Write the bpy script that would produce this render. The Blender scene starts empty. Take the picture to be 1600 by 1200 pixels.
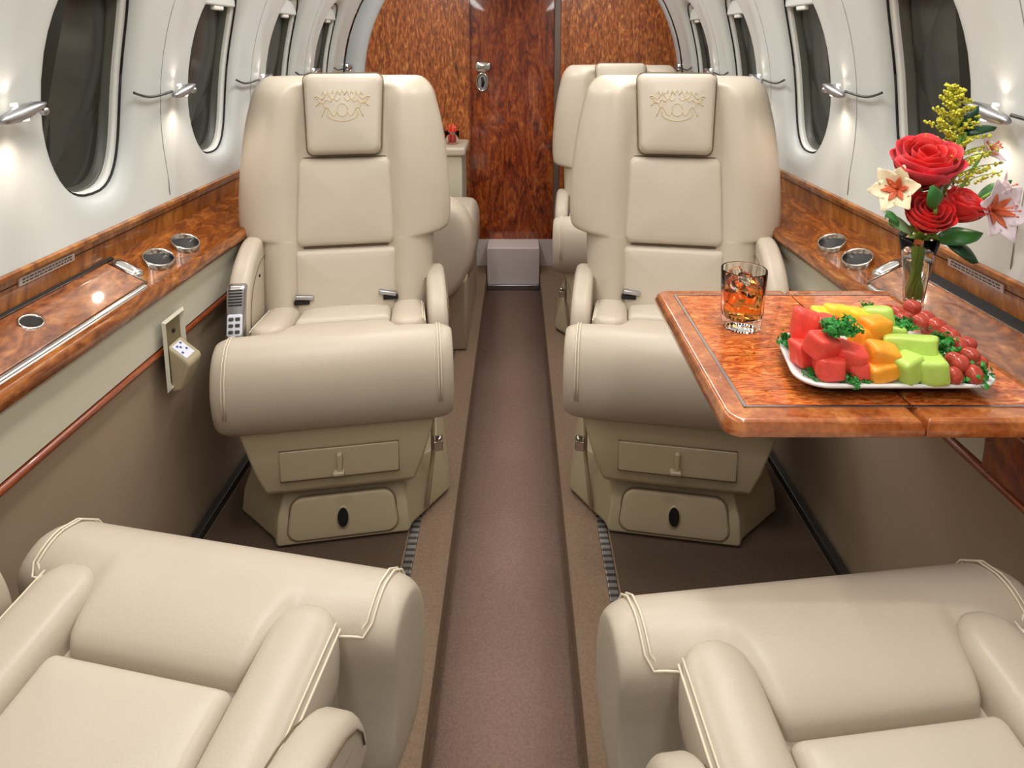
import bpy, bmesh, math, random
from mathutils import Vector, Matrix, noise
random.seed(7)
C = bpy.context.scene.collection
SC = bpy.context.scene
PI = math.pi
# ---------------------------------------------------------------- camera
cam = bpy.data.cameras.new('camera'); camo = bpy.data.objects.new('camera', cam); C.objects.link(camo)
camo.location = (.022, 0, 1.17)
camo.rotation_euler = (math.radians(90-9), 0, 0)
cam.sensor_width = 36; cam.lens = 36*1000/1600
cam.shift_x = -8/1600; cam.shift_y = -372/1600
cam.clip_start = .02
SC.camera = camo
# ---------------------------------------------------------------- world, exposure, lights
SC.view_settings.view_transform = 'Standard'
SC.view_settings.look = 'None'
SC.view_settings.exposure = 0.0
SC.view_settings.gamma = 1
SC.view_settings.use_curve_mapping = False
w = bpy.data.worlds.new('world'); SC.world = w; w.use_nodes = True
w.node_tree.nodes['Background'].inputs[0].default_value = (.05,.055,.06,1)
w.node_tree.nodes['Background'].inputs[1].default_value = .5

def area(name, loc, rot, sx, sy, power, col):
    l = bpy.data.lights.new(name, 'AREA'); l.shape = 'RECTANGLE'; l.size = sx; l.size_y = sy
    l.energy = power; l.color = col
    o = bpy.data.objects.new(name, l); C.objects.link(o); o.location = loc; o.rotation_euler = rot
    return o
WARM = (1, .975, .945)
# cabin wash lights: two strips running along the ceiling, one each side of the aisle
area('ceiling_wash_light', (-.42, 1.35, 1.585), (0, math.radians(18), 0), .12, 4.0, 15, WARM)
area('ceiling_wash_light', (.42, 1.35, 1.585), (0, math.radians(-18), 0), .12, 4.0, 15, WARM)
# ceiling downlights above the aisle and the seats
def down(loc, power, size=.05, ang=100, col=WARM):
    l = bpy.data.lights.new('downlight', 'SPOT'); l.energy = power; l.spot_size = math.radians(ang); l.spot_blend = .6
    l.shadow_soft_size = size; l.color = col
    o = bpy.data.objects.new('downlight', l); C.objects.link(o); o.location = loc
    return o
for yy, pw in ((-.5, 3), (1.75, 8), (2.9, 10)):
    down((0, yy, 1.64), pw)

# table downlight above each pair of facing seats
for s_ in (-1, 1):
    down((s_*.54, .97, 1.60), 8, size=.018, ang=95)
    down((s_*.50, 2.0, 1.60), 5, size=.03, ang=110)

# ---------------------------------------------------------------- materials
def lin(c):
    c = c/255
    return c/12.92 if c <= .04045 else ((c+.055)/1.055)**2.4
def rgb(r, g, b): return (lin(r), lin(g), lin(b), 1)
def mat(name, col, rough=.5, metal=0, coat=0, bump=0, bscale=200, var=0, vscale=6, trans=0, ior=1.45, emit=None, es=0, sheen=0, sss=0, spec=.5):
    m = bpy.data.materials.new(name); m.use_nodes = True
    nt = m.node_tree; b = nt.nodes['Principled BSDF']
    b.inputs['Base Color'].default_value = col; b.inputs['Roughness'].default_value = rough
    b.inputs['Metallic'].default_value = metal; b.inputs['Coat Weight'].default_value = coat
    b.inputs['Coat Roughness'].default_value = .05
    b.inputs['Transmission Weight'].default_value = trans; b.inputs['IOR'].default_value = ior
    b.inputs['Specular IOR Level'].default_value = spec
    if sss:
        b.inputs['Subsurface Weight'].default_value = sss; b.inputs['Subsurface Radius'].default_value = (.02,.01,.005)
        b.inputs['Subsurface Scale'].default_value = .5
    if emit: b.inputs['Emission Color'].default_value = emit; b.inputs['Emission Strength'].default_value = es
    if sheen: b.inputs['Sheen Weight'].default_value = sheen
    tc = nt.nodes.new('ShaderNodeTexCoord')
    if bump:
        n = nt.nodes.new('ShaderNodeTexNoise'); n.inputs['Scale'].default_value = bscale; n.inputs['Detail'].default_value = 3
        bp = nt.nodes.new('ShaderNodeBump'); bp.inputs['Strength'].default_value = bump; bp.inputs['Distance'].default_value = .002
        nt.links.new(tc.outputs['Object'], n.inputs['Vector']); nt.links.new(n.outputs['Fac'], bp.inputs['Height'])
        nt.links.new(bp.outputs['Normal'], b.inputs['Normal'])
    if var:
        n = nt.nodes.new('ShaderNodeTexNoise'); n.inputs['Scale'].default_value = vscale; n.inputs['Detail'].default_value = 4
        hs = nt.nodes.new('ShaderNodeHueSaturation'); hs.inputs['Color'].default_value = col
        mr = nt.nodes.new('ShaderNodeMapRange'); mr.inputs[1].default_value = .3; mr.inputs[2].default_value = .7
        mr.inputs[3].default_value = 1-var; mr.inputs[4].default_value = 1+var
        nt.links.new(tc.outputs['Object'], n.inputs['Vector']); nt.links.new(n.outputs['Fac'], mr.inputs[0])
        nt.links.new(mr.outputs[0], hs.inputs['Value']); nt.links.new(hs.outputs[0], b.inputs['Base Color'])
    return m
def wood(name, cols, scale, dist=3, rough=.12, coat=1, fine=90, finew=.35, detail=5, speck=None):
    """figured veneer: stretched noise through a ramp, plus fine grain and dark burl specks"""
    m = bpy.data.materials.new(name); m.use_nodes = True
    nt = m.node_tree; b = nt.nodes['Principled BSDF']; L = nt.links.new
    tc = nt.nodes.new('ShaderNodeTexCoord')
    mp = nt.nodes.new('ShaderNodeMapping'); mp.inputs['Scale'].default_value = scale
    n = nt.nodes.new('ShaderNodeTexNoise'); n.inputs['Scale'].default_value = 1; n.inputs['Detail'].default_value = detail
    n.inputs['Distortion'].default_value = dist; n.inputs['Roughness'].default_value = .6
    L(tc.outputs['Object'], mp.inputs['Vector']); L(mp.outputs[0], n.inputs['Vector'])
    r = nt.nodes.new('ShaderNodeValToRGB'); e = r.color_ramp.elements
    ks = [.28+.44*i/(len(cols)-1) for i in range(len(cols))]
    e[0].position = ks[0]; e[0].color = cols[0]; e[1].position = ks[-1]; e[1].color = cols[-1]
    for k, c in list(zip(ks, cols))[1:-1]:
        x = e.new(k); x.color = c
    L(n.outputs['Fac'], r.inputs['Fac'])
    n2 = nt.nodes.new('ShaderNodeTexNoise'); n2.inputs['Scale'].default_value = fine; n2.inputs['Detail'].default_value = 2
    mp2 = nt.nodes.new('ShaderNodeMapping'); mx = max(scale); mp2.inputs['Scale'].default_value = [max(.25, s/mx) for s in scale]
    L(tc.outputs['Object'], mp2.inputs['Vector']); L(mp2.outputs[0], n2.inputs['Vector'])
    r2 = nt.nodes.new('ShaderNodeValToRGB'); r2.color_ramp.elements[0].position = .38; r2.color_ramp.elements[1].position = .62
    r2.color_ramp.elements[0].color = (1-finew, 1-finew*1.1, 1-finew*1.2, 1); r2.color_ramp.elements[1].color = (1, 1, 1, 1)
    L(n2.outputs['Fac'], r2.inputs['Fac'])
    mi = nt.nodes.new('ShaderNodeMixRGB'); mi.blend_type = 'MULTIPLY'; mi.inputs[0].default_value = 1
    L(r.outputs[0], mi.inputs[1]); L(r2.outputs[0], mi.inputs[2])
    L(mi.outputs[0], b.inputs['Base Color'])
    b.inputs['Roughness'].default_value = rough+.15; b.inputs['Coat Weight'].default_value = coat; b.inputs['Coat Roughness'].default_value = rough*.4
    return m

M = {}
M['leather'] = mat('leather', rgb(197,185,168), .36, bump=.12, bscale=260, var=.03, vscale=5)
M['leather2'] = mat('leather_panel', rgb(202,191,175), .38, bump=.12, bscale=260, var=.03, vscale=5)
M['thread'] = mat('thread', rgb(232,222,200), .6)
M['crease'] = mat('seam_crease', rgb(120,102,80), .8)
M['shell'] = mat('seat_shell', rgb(176,163,134), .5, bump=.04, bscale=300)
M['shell2'] = mat('seat_shell_drawer', rgb(184,170,142), .45, bump=.04, bscale=300)
M['dark'] = mat('dark_gap', rgb(22,19,18), .6)
M['blackplastic'] = mat('black_plastic', rgb(25,25,28), .35)
M['chrome'] = mat('chrome', rgb(205,203,200), .16, 1)
M['satin'] = mat('satin_metal', rgb(178,178,182), .32, 1)
M['rod'] = mat('dark_metal_rod', rgb(92,92,90), .35, .8)
M['wall'] = mat('wall_panel', rgb(200,203,200), .38, var=.015, vscale=3)
M['bezel'] = mat('window_bezel', rgb(226,226,220), .3)
M['inner'] = mat('window_inner_frame', rgb(74,75,66), .4)
M['pane'] = mat('window_pane', rgb(50,51,46), .22, spec=.35)
M['cream'] = mat('cream_panel', rgb(206,202,184), .5, bump=.03)
M['lower'] = mat('lower_side_fabric', rgb(166,146,124), .8, bump=.15, bscale=400, var=.04)
M['carpet'] = mat('carpet', rgb(142,116,103), .95, bump=.8, bscale=420, var=.14, vscale=170)
M['carpet2'] = mat('carpet_side', rgb(134,112,92), .95, bump=.8, bscale=420, var=.14, vscale=170)
M['carpet_shade'] = mat('carpet_painted_shade', rgb(86,70,56), .95, bump=.8, bscale=420, var=.14, vscale=170)  # side carpet darkened, with the shade under the seats put into its colour
M['riser'] = mat('step_riser', rgb(214,203,200), .5)
M['ceil'] = mat('ceiling', rgb(222,220,212), .6)
M['walnut'] = wood('ledge_veneer', [rgb(70,30,8), rgb(124,62,20), rgb(168,98,38), rgb(200,136,66)], (18,5,18), 2.4, coat=.55, fine=160, finew=.25)
M['walnut_v'] = wood('side_panel_veneer', [rgb(88,42,12), rgb(142,80,26), rgb(176,110,44), rgb(202,144,74)], (5,12,3), 1.5, coat=.5, fine=160, finew=.2)
M['trimwood'] = wood('red_wood_trim', [rgb(110,42,18), rgb(146,66,30), rgb(170,86,42)], (20,4,20), 1, fine=180, finew=.2)
M['lidwood'] = wood('lid_veneer', [rgb(90,44,20), rgb(134,74,36), rgb(168,102,54), rgb(196,132,78)], (20,9,12), 2, fine=120, finew=.3)
M['doorwood'] = wood('door_burl', [rgb(78,22,8), rgb(134,50,16), rgb(178,84,30), rgb(206,122,52)], (12,5,3.5), 3, rough=.08, fine=120, finew=.45)
M['bulkwood'] = wood('bulkhead_burl', [rgb(96,40,12), rgb(166,84,30), rgb(204,118,50), rgb(232,168,98)], (30,5,8), 3, rough=.3, coat=.4, fine=120, finew=.5)
M['tablewood'] = wood('table_edge_veneer', [rgb(136,64,26), rgb(186,102,48), rgb(218,140,78)], (12,12,12), 1, rough=.1, fine=120, finew=.25)
M['burl'] = wood('table_burl', [rgb(110,26,8), rgb(206,88,32), rgb(242,142,70), rgb(252,190,122)], (16,56,16), 5, rough=.08, coat=.7, fine=80, finew=.4, detail=6)
M['glass'] = mat('clear_glass', (1,1,1,1), .0, trans=1, ior=1.25)
M['water'] = mat('water', (.93,.97,.9,1), .0, trans=1, ior=1.33)
M['cola'] = mat('amber_drink', (.86,.34,.07,1), .0, trans=1, ior=1.34)
M['ice'] = mat('ice', (1,.93,.86,1), .05, trans=1, ior=1.2)
M['tray'] = mat('tray_white', rgb(232,232,230), .15, coat=.5)
M['traydark'] = mat('tray_underside', rgb(30,30,34), .3)
M['melon'] = mat('watermelon', rgb(240,84,70), .28, var=.12, vscale=60, bump=.3, bscale=180, sss=.2)
M['canta'] = mat('cantaloupe', rgb(252,168,54), .28, var=.1, vscale=60, bump=.3, bscale=180, sss=.2)
M['pine'] = mat('pineapple', rgb(246,214,60), .3, var=.12, vscale=70, bump=.3, bscale=180, sss=.2)
M['honey'] = mat('honeydew', rgb(190,222,104), .28, var=.08, vscale=50, bump=.2, bscale=180, sss=.2)
M['rind'] = mat('pale_rind', rgb(222,228,160), .4)
M['grape'] = mat('grape', rgb(186,74,58), .18, var=.25, vscale=60, sss=.2)
M['parsley'] = mat('parsley', rgb(48,140,54), .5, var=.3, vscale=90)
M['leaf'] = mat('leaf', rgb(52,112,50), .4, var=.25, vscale=40)
M['leafd'] = mat('dark_leaf', rgb(22,62,34), .4, var=.2, vscale=40)
M['leafp'] = mat('pale_leaf', rgb(120,160,110), .45, var=.2, vscale=40)
M['stem'] = mat('stem', rgb(112,150,58), .5, var=.2, vscale=60)
M['rose'] = mat('rose_red', rgb(214,24,22), .45, var=.15, vscale=40, sheen=.2)
M['rosep'] = mat('rose_pink', rgb(224,50,64), .45, var=.15, vscale=40, sheen=.2)
M['gold'] = mat('goldenrod', rgb(200,196,60), .6, var=.2, vscale=150)
M['lily'] = mat('lily_white', rgb(232,214,222), .5, var=.06, vscale=50)
M['lilyy'] = mat('lily_cream', rgb(238,226,190), .5, var=.06, vscale=50)
M['lilyo'] = mat('lily_orange', rgb(214,104,64), .5, var=.2, vscale=80)
M['emb'] = mat('gold_embroidery', rgb(212,190,136), .5)
M['label'] = mat('label_white', rgb(222,226,240), .4)
M['ink'] = mat('label_ink', rgb(70,90,150), .5)
M['joint'] = mat('panel_joint', rgb(140,140,134), .6)
M['placard'] = mat('placard', rgb(206,196,196), .3, .3)
M['bulb'] = mat('lamp_bulb', rgb(255,240,220), .4, emit=(1,.86,.7,1), es=8)
M['redwax'] = mat('red_glass', rgb(214,60,30), .2, coat=.5)

M['track'] = mat('track_metal', rgb(165,165,168), .35, .9)
_nt = M['track'].node_tree
_tc = _nt.nodes.new('ShaderNodeTexCoord'); _wv = _nt.nodes.new('ShaderNodeTexWave'); _wv.bands_direction = 'Y'; _wv.inputs['Scale'].default_value = 16
_cr = _nt.nodes.new('ShaderNodeValToRGB'); _cr.color_ramp.elements[0].position = .35; _cr.color_ramp.elements[0].color = rgb(105,100,97); _cr.color_ramp.elements[1].position = .5; _cr.color_ramp.elements[1].color = rgb(175,175,178)
_nt.links.new(_tc.outputs['Object'], _wv.inputs['Vector']); _nt.links.new(_wv.outputs['Fac'], _cr.inputs['Fac']); _nt.links.new(_cr.outputs[0], _nt.nodes['Principled BSDF'].inputs['Base Color'])
# ---------------------------------------------------------------- helpers
def obj(name, bm, m, parent=None, smooth=True, bevel=0, seg=3, sub=0, loc=None, rot=None, angle=None):
    me = bpy.data.meshes.new(name)
    bmesh.ops.recalc_face_normals(bm, faces=bm.faces)
    bm.to_mesh(me); bm.free()
    o = bpy.data.objects.new(name, me); C.objects.link(o)
    for x in (m if isinstance(m, (list, tuple)) else [m]): me.materials.append(x)
    if parent: o.parent = parent
    if loc: o.location = loc
    if rot: o.rotation_euler = rot
    if bevel:
        b = o.modifiers.new('bevel', 'BEVEL'); b.width = bevel; b.segments = seg; b.limit_method = 'ANGLE'; b.angle_limit = math.radians(35)
    if sub:
        s = o.modifiers.new('sub', 'SUBSURF'); s.levels = sub; s.render_levels = sub
    if smooth:
        me.shade_smooth()
        if angle or bevel:
            me.set_sharp_from_angle(angle=math.radians(angle or 40))
    return o
def thing(name, label, cat, loc=(0,0,0), rotz=0, group=None):
    o = bpy.data.objects.new(name, None); C.objects.link(o); o.empty_display_size = .05
    o.location = loc; o.rotation_euler = (0,0,rotz); o['label'] = label; o['category'] = cat
    if group: o['group'] = group
    return o
def tag(o, label, cat, group=None):
    o['label'] = label; o['category'] = cat
    if group: o['group'] = group
    return o
def struct(name, bm, m, **k):
    o = obj(name, bm, m, **k); o['kind'] = 'structure'; return o
def box(bm, x0, x1, y0, y1, z0, z1):
    v = [bm.verts.new(p) for p in ((x0,y0,z0),(x1,y0,z0),(x1,y1,z0),(x0,y1,z0),(x0,y0,z1),(x1,y0,z1),(x1,y1,z1),(x0,y1,z1))]
    for f in ((0,3,2,1),(4,5,6,7),(0,1,5,4),(1,2,6,5),(2,3,7,6),(3,0,4,7)): bm.faces.new([v[i] for i in f])
def loft(bm, loops, cap=True, closed=True, ring=False):
    L = [[bm.verts.new(p) for p in l] for l in loops]
    n = len(L[0]); pairs = list(zip(L, L[1:]))
    if ring: pairs.append((L[-1], L[0]))
    for a, b in pairs:
        for i in range(n if closed else n-1):
            j = (i+1) % n
            bm.faces.new((a[i], a[j], b[j], b[i]))
    if cap and closed and not ring:
        bm.faces.new(L[0][::-1]); bm.faces.new(L[-1])
    return L
def prism(bm, poly, f0, f1):
    """poly of 2-D points; f0,f1 map (a,b)->3-D for the two ends"""
    loft(bm, [[f0(a, b) for a, b in poly], [f1(a, b) for a, b in poly]])
def tube(bm, pts, r, n=8, cap=True):
    pts = [Vector(p) for p in pts]; loops = []
    up = Vector((0,0,1)); prev = None
    for i, p in enumerate(pts):
        t = (pts[min(i+1, len(pts)-1)]-pts[max(i-1, 0)]).normalized()
        if prev is None:
            a = t.cross(up) if abs(t.z) < .9 else t.cross(Vector((1,0,0)))
        else: a = prev - t*prev.dot(t)
        a.normalize(); prev = a; b = t.cross(a)
        rr = r[i] if isinstance(r, (list, tuple)) else r
        loops.append([p+(a*math.cos(q)+b*math.sin(q))*rr for q in [2*PI*k/n for k in range(n)]])
    loft(bm, loops, cap)
def lathe(bm, prof, n=32, c=(0,0,0), cap=True):
    loft(bm, [[(c[0]+r*math.cos(2*PI*k/n), c[1]+r*math.sin(2*PI*k/n), c[2]+z) for k in range(n)] for r, z in prof], cap)
def rrect(a, b, r, m=6):
    r = max(min(r, a, b), 1e-5); out = []
    for cx, cy, q in ((a-r,b-r,0),(-a+r,b-r,90),(-a+r,-b+r,180),(a-r,-b+r,270)):
        for i in range(m+1):
            t = math.radians(q+90*i/m); out.append((cx+r*math.cos(t), cy+r*math.sin(t)))
    return out
def densify(l, step):
    out = []
    for i, p in enumerate(l):
        q = l[(i+1) % len(l)]; d = math.dist(p, q); k = max(1, int(round(d/step)))
        for j in range(k): out.append((p[0]+(q[0]-p[0])*j/k, p[1]+(q[1]-p[1])*j/k))
    return out
def pad(bm, a, b, r, edge, thick, dome, fn, back=.005, m=6, er=5):
    """pillow with a rounded-rectangle outline; fn maps (u,v,w) to 3-D, w outward"""
    base = densify(rrect(a, b, r, m), .03); n = len(base); loops = []
    def inset(d):
        out = []
        for (u, v) in base:
            # inset by moving towards the shrunken rectangle
            ku = (a-d)/a; kv = (b-d)/b
            out.append((u*ku, v*kv))
        return out
    loops.append([(u, v, -back) for u, v in inset(0)])
    for i in range(er+1):
        t = PI/2*i/er
        loops.append([(u, v, thick*math.sin(t)) for u, v in inset(edge*(1-math.cos(t)))])
    top = inset(edge)
    for k in (.85, .65, .42, .2):
        loops.append([(u*k, v*k, thick+dome*(1-k*k)) for u, v in top])
    L = [[bm.verts.new(fn(*p)) for p in l] for l in loops]
    for x, y in zip(L, L[1:]):
        for i in range(n):
            j = (i+1) % n; bm.faces.new((x[i], x[j], y[j], y[i]))
    c = bm.verts.new(fn(0, 0, thick+dome))
    for i in range(n): bm.faces.new((L[-1][i], L[-1][(i+1) % n], c))
    bm.faces.new(L[0][::-1])
def se(s, p): return max(0., 1-abs(s)**p)**(1/p)
def sm(a, b, x):
    t = min(1, max(0, (x-a)/(b-a))); return t*t*(3-2*t)
def interp(tab, x):
    if x <= tab[0][0]: return tab[0][1]
    for (x0, y0), (x1, y1) in zip(tab, tab[1:]):
        if x <= x1: return y0+(y1-y0)*(x-x0)/(x1-x0)
    return tab[-1][1]

# ---------------------------------------------------------------- fuselage section
YB, YF = 3.6, -1.3
def XW(z):
    return math.sqrt(max(0, .91**2-(z-.95)**2))
WZ = [.765, 1.46]; HZ = 1.10
BAYS = [-.29+.565*k for k in range(-2, 7)]    # window centres
BAYS = [1.40+.565*k for k in (-4,-3,-2,-1,0,1,2,3)]
def side_wall(s):
    nm = 'left' if s < 0 else 'right'
    # --- upper curved wall with window openings
    bm = bmesh.new()
    half = .565/2
    def hole(k, a, b, n=48):
        out = []
        for i in range(n):
            t = 2*PI*i/n; c, q = math.cos(t), math.sin(t)
            out.append((a*math.copysign(abs(c)**(2/2.5), c), b*math.copysign(abs(q)**(2/2.5), q)))
        return out
    N = 48
    def rect(n=N):
        out = []
        for i in range(n):
            t = 2*PI*i/n; c, q = math.cos(t), math.sin(t); m_ = max(abs(c), abs(q)*1.0)
            out.append((half*c/m_, q/m_))
        return out
    rc = rect()
    for yc in BAYS:
        loops = []
        for k in range(7):
            f = k/6
            a, b = .172, .312
            hl = hole(0, a, b)
            l = []
            for (hy, hz), (ry, rz) in zip(hl, rc):
                rzz = (WZ[1]-HZ)*rz if rz > 0 else (HZ-WZ[0])*rz
                y = hy+(ry-hy)*f; z = HZ+hz+(rzz-hz)*f
                x = XW(z)
                # soft rib between windows and a dished surround
                x -= .014*sm(.20, .28, abs(y))*sm(.775, .84, z)
                l.append((s*x, yc+y, z))
            loops.append(l)
        # funnel into the opening
        fun = []
        for k in range(1, 8):
            t = k/7; a = .172-.034*math.sin(t*PI/2); b = .312-.050*math.sin(t*PI/2)
            fun.append([(s*(XW(HZ+hz)+.030*(1-math.cos(t*PI/2))), yc+hy, HZ+hz) for hy, hz in hole(0, a, b)])
        loft(bm, fun[::-1]+loops, cap=False)
    bmesh.ops.remove_doubles(bm, verts=bm.verts, dist=.0005)
    struct('wall_'+nm, bm, M['wall'])
    # --- wall above the windows up to the ceiling
    bm = bmesh.new(); prof = []
    for i in range(9):
        z = WZ[1]+(1.6-WZ[1])*i/8; prof.append((XW(z)-(.0 if i else .0), z))
    loft(bm, [[(s*x, y, z) for x, z in prof] for y in (YF, YB)], cap=False, closed=False)
    struct('wall_upper_'+nm, bm, M['wall'])
    # --- windows
    for i, yc in enumerate(BAYS[2:]):
        bm = bmesh.new()
        a, b = .137, .261
        def H(k, dx): return [(s*(XW(HZ+hz)+dx), yc+hy, HZ+hz) for hy, hz in hole(0, a*k, b*(1-(1-k)*.6))]
        loft(bm, [H(1.0,.026), H(1.0,.034), H(.955,.034), H(.945,.042), H(.955,.052)], cap=False)
        wn = struct('window_%d' % (i+1 if s < 0 else i+8), bm, M['bezel'])
        bm = bmesh.new(); loft(bm, [H(.955,.048), H(.93,.048), H(.925,.056), H(.90,.058), H(.89,.072)], cap=False)
        obj('window_inner_frame', bm, M['inner'], wn)
        bm = bmesh.new(); tube(bm, H(.992,.027)+H(.992,.027)[:1], .0028, 6); obj('gasket', bm, M['dark'], wn)
        bm = bmesh.new(); loft(bm, [H(.90,.068), H(.90,.074)], cap=True)
        obj('pane', bm, M['pane'], wn, smooth=False)
        # raised shade with its little white pull tab
        bm = bmesh.new(); box(bm, s*(XW(1.33)+.040), s*(XW(1.33)+.060), yc-.10, yc+.10, 1.285, 1.345)
        sh = obj('window_shade', bm, M['wall'], wn, bevel=.006)
        bm = bmesh.new(); box(bm, s*(XW(1.29)+.028), s*(XW(1.29)+.044), yc-.03, yc+.03, 1.272, 1.29)
        obj('shade_handle', bm, M['bezel'], sh, bevel=.005)
    # panel joints between windows
    for i, yc in enumerate(BAYS[4:]):
        yj = yc-half-.035
        bm = bmesh.new()
        tube(bm, [(s*(XW(z)-.0135*sm(.20,.28,half-.035+.0)*sm(.775,.84,z)), yj, z) for z in [.778+.67*k/16 for k in range(17)]], .0011, 6)
        struct('trim_%d' % (40+i+(10 if s > 0 else 0)), bm, M['joint'])
    # --- lower wall: fabric panel and cream strip
    bm = bmesh.new()
    prof = [(.835,-.13),(.828,-.02),(.815,.15),(.804,.33),(.798,.47)]
    loft(bm, [[(s*x, y, z) for x, z in prof] for y in (YF, YB)], cap=False, closed=False)
    struct('wall_lower_'+nm, bm, M['lower'])
    bm = bmesh.new()
    prof = [(.798,.485),(.788,.490),(.788,.604),(.80,.61),(.82,.61),(.82,.485)]
    loft(bm, [[(s*x, y, z) for x, z in prof] for y in (YF, YB)])
    struct('wall_strip_'+nm, bm, M['cream'], angle=40)
    bm = bmesh.new()
    tube(bm, [(s*.790, y, .478) for y in (YF, 1, YB)], .0085, 10)
    struct('trim_%d' % (1 if s < 0 else 2), bm, M['trimwood'])
    # dark seat rail at the foot of the wall
    bm = bmesh.new(); box(bm, s*.800, s*.822, YF, YB, -.1095, -.085)
    struct('baseboard_'+nm, bm, M['rod'], bevel=.003)
    # --- wooden side ledge
    sl = thing('side_ledge', 'polished walnut side ledge running under the %s windows' % nm, 'ledge', (s*.84, 1.1, .6))
    def P(x, y, z): return (s*x-s*.84, y-1.1, z-.6)
    bm = bmesh.new()
    prof = [(.80,.604),(.775,.606),(.768,.615),(.768,.632),(.776,.642),(.79,.642),(.795,.636),(.80,.634),(.905,.690),(.915,.690),(.92,.60)]
    loft(bm, [[P(x, y, z) for x, z in prof] for y in (YF, YB-.02)])
    obj('ledge_top', bm, M['walnut'], sl, angle=50)
    bm = bmesh.new()
    prof = [(.904,.688),(.897,.748),(.884,.754),(.884,.762),(.888,.7645),(.915,.7645),(.915,.688)]
    loft(bm, [[P(x, y, z) for x, z in prof] for y in (YF, YB-.02)])
    obj('back_panel', bm, M['walnut_v'], sl, angle=50)
    # groove under the top rail
    bm = bmesh.new(); tube(bm, [P(.899, YF, .735), P(.899, YB-.03, .735)], .0015, 5)
    obj('panel_groove', bm, M['dark'], sl)
    # table lid set into the ledge
    def LZ(x): return .634+(x-.80)/.105*.056
    y0, y1 = .30, 1.37
    bm = bmesh.new()
    loft(bm, [[P(x, y, LZ(x)+h) for x, h in ((.812,-.004),(.812,.004),(.895,.004),(.895,-.004))] for y in (y0, y1)])
    lid = obj('table_lid', bm, M['lidwood'], sl, bevel=.002)
    bm = bmesh.new()
    loft(bm, [[P(x, y, LZ(x)+h) for x, h in ((.8965 if s < 0 else .886,-.004),(.8965 if s < 0 else .886,.0042),(.9045,.0044),(.9045,-.004))] for y in (y0, y1+.03)])
    obj('lid_slot', bm, M['dark'], sl, smooth=False)
    bm = bmesh.new()
    for x in ((.8085, .8965) if s < 0 else (.8085, .884)):
        tube(bm, [P(x, y0, LZ(x)+.004), P(x, y1, LZ(x)+.004)], .0022, 6)
    tube(bm, [P(.81, y1+.004, LZ(.81)+.003), P(.89, y1+.004, LZ(.89)+.003)], .0022, 6)
    obj('lid_edging', bm, M['chrome'], sl)
    bm = bmesh.new()
    loft(bm, [[P(x, y, z) for x, z in ((.793,.636),(.796,.644),(.806,.648),(.814,.643),(.814,.636))] for y in (y0, y1-.02)])
    obj('lid_hinge', bm, M['chrome'], sl, angle=60)
    # corner catch
    bm = bmesh.new()
    pad(bm, .032, .016, .014, .01, .010, .003, lambda u, v, q: P(.862+u, y1+.022+v, LZ(.862+u)+q))
    obj('corner_catch', bm, M['chrome'], sl)
    if s < 0:
        bm = bmesh.new()
        n = 28; cy, cx = 1.10, .878
        ringl = []
        for r, h in ((.020,.0),(.020,.007),(.0165,.007),(.0165,.002)):
            ringl.append([P(cx-.016+r*math.cos(2*PI*k/n)*.9, cy+r*1.15*math.sin(2*PI*k/n), LZ(cx-.016+r*.9*math.cos(2*PI*k/n))+h) for k in range(n)])
        loft(bm, ringl, cap=False); obj('finger_hole_ring', bm, M['chrome'], lid)
        bm = bmesh.new(); r = .0165
        l = [P(cx-.016+r*.9*math.cos(2*PI*k/n), cy+r*1.15*math.sin(2*PI*k/n), LZ(cx-.016+r*.9*math.cos(2*PI*k/n))+.0045) for k in range(n)]
        bm.faces.new([bm.verts.new(p) for p in l]); obj('finger_hole', bm, M['dark'], lid, smooth=False)
    # cup holders
    for cy in (1.475, 1.60):
        n = 36; cx = .838
        def R(r, h): return [P(cx+r*.66*math.cos(2*PI*k/n), cy+r*math.sin(2*PI*k/n), LZ(cx)+.5*r*.66*math.cos(2*PI*k/n)+h) for k in range(n)]
        bm = bmesh.new(); loft(bm, [R(.046,-.002), R(.046,.011), R(.0445,.014), R(.0425,.014), R(.041,.011), R(.041,.0)], cap=False)
        ch = obj('cup_holder', bm, M['chrome'], sl)
        bm = bmesh.new(); bm.faces.new([bm.verts.new(p) for p in R(.0412,.0022)]); obj('cup_well', bm, M['blackplastic'], ch, smooth=False)
    # small placard on the rail
    bm = bmesh.new(); px = 1.20 if s < 0 else 1.17
    yy0, yy1 = px-.075, px+.075
    loft(bm, [[P(x, y, z) for x, z in ((.9000,.728),(.8958,.728),(.8942,.744),(.8985,.744))] for y in (yy0, yy1)])
    pl = obj('placard', bm, M['placard'], sl, bevel=.001)
    bm = bmesh.new()
    for row in range(2):
        yy = yy0+.008
        while yy < yy1-.012:
            l = random.uniform(.004,.012); zz = .7395-.006*row; xx = .8950+.0006*row-.0004
            loft(bm, [[P(x, y, z) for x, z in ((xx,zz-.0015),(xx-.0004,zz-.0015),(xx-.0008,zz+.0015),(xx-.0004,zz+.0015))] for y in (yy, yy+l)])
            yy += l+.003
    obj('placard_text', bm, M['rod'], pl, smooth=False)
side_wall(-1); side_wall(1)

# ceiling
bm = bmesh.new(); prof = []
for i in range(17):
    x = -.637+1.274*i/16; prof.append((x, 1.6+.08*(1-(x/.637)**2)))
loft(bm, [[(x, y, z) for x, z in prof] for y in (YF, YB)], cap=False, closed=False)
struct('ceiling', bm, M['ceil'])
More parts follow.
